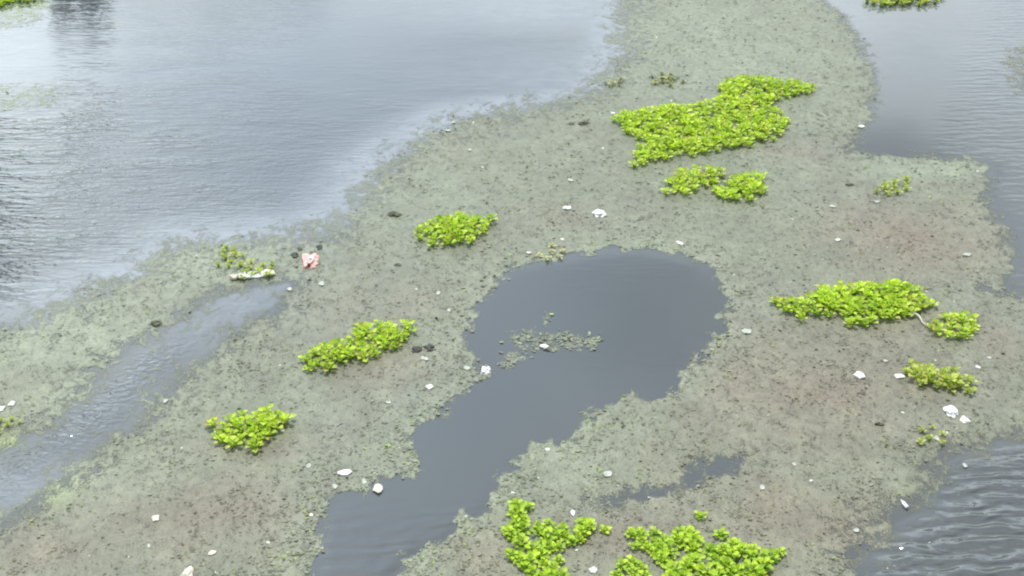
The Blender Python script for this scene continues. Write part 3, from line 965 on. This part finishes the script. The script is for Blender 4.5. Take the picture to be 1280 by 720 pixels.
for it in LIT:
    k, u, v, wp_, lab, mt, sd_, hp, rz_ = it
    litter(k, u, v, wp_, lab, mt, sd_, hp, rz_)

# white foam board under the yellow-green tuft: a rimmed tray broken at one end
bx, by = P(318, 345)
root = link(bpy.data.objects.new('foam_board', None))
root.location = (bx, by, 0.006)
root.rotation_euler = (0, 0, R(9))
root.empty_display_size = 0.2
tag(root, 'long narrow white foam board with a leafy tuft lying on it', 'litter')
mm = px_m(318, 345)
link(bpy.data.objects.new('board', shard_mesh('board', M_WHITE, 26 * mm, 0.13, 0.035, 5, 14)), root)
o = link(bpy.data.objects.new('broken_corner', shard_mesh('broken_corner', M_CREAM, 6 * mm, 0.07, 0.05, 8, 7)), root)
o.location = (-25 * mm, -0.05, 0.012)

# pink plastic: crumpled sheet with a paler folded middle and a small black lump
px_, py_ = P(388, 328)
root = link(bpy.data.objects.new('pink_plastic', None))
root.location = (px_, py_, 0.008)
root.empty_display_size = 0.2
tag(root, 'crumpled pinkish-red plastic with a white fold, beside small black lumps', 'plastic litter')
mm = px_m(388, 328)
link(bpy.data.objects.new('sheet', lump_mesh('sheet', M_PINK, 11 * mm, 0.20, 0.055, 3, 0.5)), root)
o = link(bpy.data.objects.new('fold', lump_mesh('fold', M_BAG, 4.2 * mm, 0.075, 0.05, 6, 0.4, 2)), root)
o.location = (2.5 * mm, -0.015, 0.05)
o = link(bpy.data.objects.new('dark_knot', lump_mesh('dark_knot', M_BLACK, 2.3 * mm, 0.035, 0.03, 9, 0.3, 2)), root)
o.location = (-0.5 * mm, -0.16, 0.035)

# small white bottle lying on the shore of the rippled water
prof = [(-0.075, 0.0), (-0.075, 0.020), (-0.070, 0.024), (-0.02, 0.0245), (0.025, 0.024), (0.045, 0.014), (0.055, 0.010), (0.062, 0.010)]
vs, fs = [], []
for (x, rr) in prof:
    for k in range(12):
        a = k * math.pi / 6
        vs.append((x, rr * math.cos(a), rr * math.sin(a)))
for i in range(len(prof) - 1):
    for k in range(12):
        a, b = i * 12 + k, i * 12 + (k + 1) % 12
        fs.append((a, b, b + 12, a + 12))
root = link(bpy.data.objects.new('plastic_bottle', None))
bx, by = P(1130, 632)
root.location = (bx, by, 0.026)
root.rotation_euler = (0, 0, R(106))
root.empty_display_size = 0.1
root.scale = (0.95, 0.95, 0.95)
tag(root, 'slim upright-looking white piece like a small bottle, beside the rippled water', 'bottle')
link(bpy.data.objects.new('body', mesh_np('body', vs, fs, M_BAG)), root)
cv = [(x, rr * math.cos(k * math.pi / 6), rr * math.sin(k * math.pi / 6)) for (x, rr) in [(0.060, 0.0125), (0.080, 0.0125), (0.081, 0.0)] for k in range(12)]
cf = [(i * 12 + k, i * 12 + (k + 1) % 12, (i + 1) * 12 + (k + 1) % 12, (i + 1) * 12 + k) for i in range(2) for k in range(12)]
link(bpy.data.objects.new('cap', mesh_np('cap', cv, cf, M_PALE)), root)

# pale straw stalk trailing from the withered plant group and a stem joining two clumps
def stalk(name, a, b, rad, mat, label, cat, z=0.03):
    (x0, y0), (x1, y1) = P(*a), P(*b)
    vs, fs = [], []
    dx, dy = x1 - x0, y1 - y0
    L = math.hypot(dx, dy)
    nx, ny = -dy / L, dx / L
    for i in range(7):
        t = i / 6
        w_ = 0.06 * math.sin(t * 5)
        for k in range(5):
            q = k * 2 * math.pi / 5
            rr = rad * (1 - 0.5 * t)
            vs.append((dx * t + nx * (w_ + rr * math.cos(q)), dy * t + ny * (w_ + rr * math.cos(q)), z + rr * math.sin(q) + 0.02 * math.sin(3 * t)))
    for i in range(6):
        for k in range(5):
            q, s = i * 5 + k, i * 5 + (k + 1) % 5
            fs.append((q, s, s + 5, q + 5))
    o = link(bpy.data.objects.new(name, mesh_np(name, vs, fs, mat)))
    o.location = (x0, y0, 0)
    tag(o, label, cat)


stalk('plant_stem', (1134, 394), (1160, 407), 0.022, M_CREAM, 'pale thick stem lying between the long clump and the round trailing clump', 'stem')

# ------------------------------------------------------------------ far bank and the two trees mirrored in the water
bank = [(-90, 8), (-24, 14), (-17.5, 26), (-16.5, 36), (-12.5, 47), (-2, 56), (14, 66), (40, 76), (40, 120), (-90, 120)]
bv, bf = [], []
n = len(bank)
cxb, cyb = -50.0, 80.0
for (f, z) in ((1.0, -0.6), (0.985, 0.25), (0.95, 0.9), (0.6, 1.6)):
    for (x, y) in bank:
        bv.append((cxb + (x - cxb) * f, cyb + (y - cyb) * f, z))
bv.append((cxb, cyb, 1.8))
for j in range(3):
    for i in range(n):
        a, b = j * n + i, j * n + (i + 1) % n
        bf.append((a, b, b + n, a + n))
for i in range(n):
    bf.append((3 * n + i, 3 * n + (i + 1) % n, 4 * n))
tag(link(bpy.data.objects.new('river_bank', mesh_np('river_bank', bv, bf, M_BANK))), kind='structure')


def tree(name, label, x, y, base_z, top_z, crown_r, crown_lo, seed, nleaf=5000, lsize=0.28):
    r = random.Random(seed)
    root = link(bpy.data.objects.new(name, None))
    root.location = (x, y, base_z)
    tag(root, label, 'tree')
    H = top_z - base_z
    vs, fs = [], []

    def tube(pts):
        b0 = len(vs)
        for (c, rr) in pts:
            for k in range(7):
                a = k * 2 * math.pi / 7
                vs.append((c[0] + rr * math.cos(a), c[1] + rr * math.sin(a), c[2]))
        for i in range(len(pts) - 1):
            for k in range(7):
                a, b = b0 + i * 7 + k, b0 + i * 7 + (k + 1) % 7
                fs.append((a, b, b + 7, a + 7))
    tr = [(((0.25 * math.sin(t * 3 + seed)), 0.2 * math.sin(t * 2), H * 0.9 * t), 0.30 * (1 - 0.8 * t)) for t in [i / 8 for i in range(9)]]
    tube(tr)
    clumps = []
    zc = (crown_lo - base_z + H) / 2
    hr = (H - (crown_lo - base_z)) / 2
    for i in range(15):
        a = r.uniform(0, 6.28)
        q = r.uniform(0.15, 0.85)
        zq = r.uniform(-0.9, 0.9)
        rr = crown_r * q * math.sqrt(max(0.05, 1 - zq * zq * 0.8))
        c = (rr * math.cos(a), rr * math.sin(a), zc + zq * hr)
        clumps.append((c, crown_r * r.uniform(0.22, 0.4)))
        z0 = max(H * 0.3, c[2] - hr * 0.7)
        tube([((0.1, 0.05, z0), 0.09), ((c[0] * 0.5, c[1] * 0.5, (z0 + c[2]) / 2), 0.06), (c, 0.02)])
    link(bpy.data.objects.new('trunk', mesh_np('trunk', vs, fs, M_BARK)), root)
    lv = np.zeros((nleaf, 4, 3), np.float32)
    for i in range(nleaf):
        c, cr = r.choice(clumps)
        d = Vector((r.gauss(0, 1), r.gauss(0, 1), r.gauss(0, 1))).normalized() * cr * r.random() ** 0.4
        p = Vector(c) + d
        m = (Matrix.Rotation(r.uniform(0, 6.28), 3, 'Z') @ Matrix.Rotation(r.uniform(-1, 1), 3, 'X'))
        s = lsize * r.uniform(0.6, 1.2)
        for k, q in enumerate([(-s, 0, 0), (0, -s * .4, 0), (s, 0, 0), (0, s * .4, 0)]):
            lv[i, k] = p + m @ Vector(q)
    me = mesh_np('crown', lv.reshape(-1, 3), np.arange(nleaf * 4).reshape(nleaf, 4), M_TREE, smooth=False)
    fattr(me, 'tint', np.repeat(rng.random(nleaf), 4))
    link(bpy.data.objects.new('crown', me), root)


tree('bank_tree', 'dark broad tree on the left bank, mirrored along the left edge of the water', -21.0, 42, 0.6, 15.8, 4.3, 7.8, 3, 9000, 0.34)
tree('bank_tree', 'slim dark tree on the far bank, mirrored in the water near the top left corner', -20.6, 60, 0.8, 10.7, 1.7, 7.4, 8, 5200, 0.24)
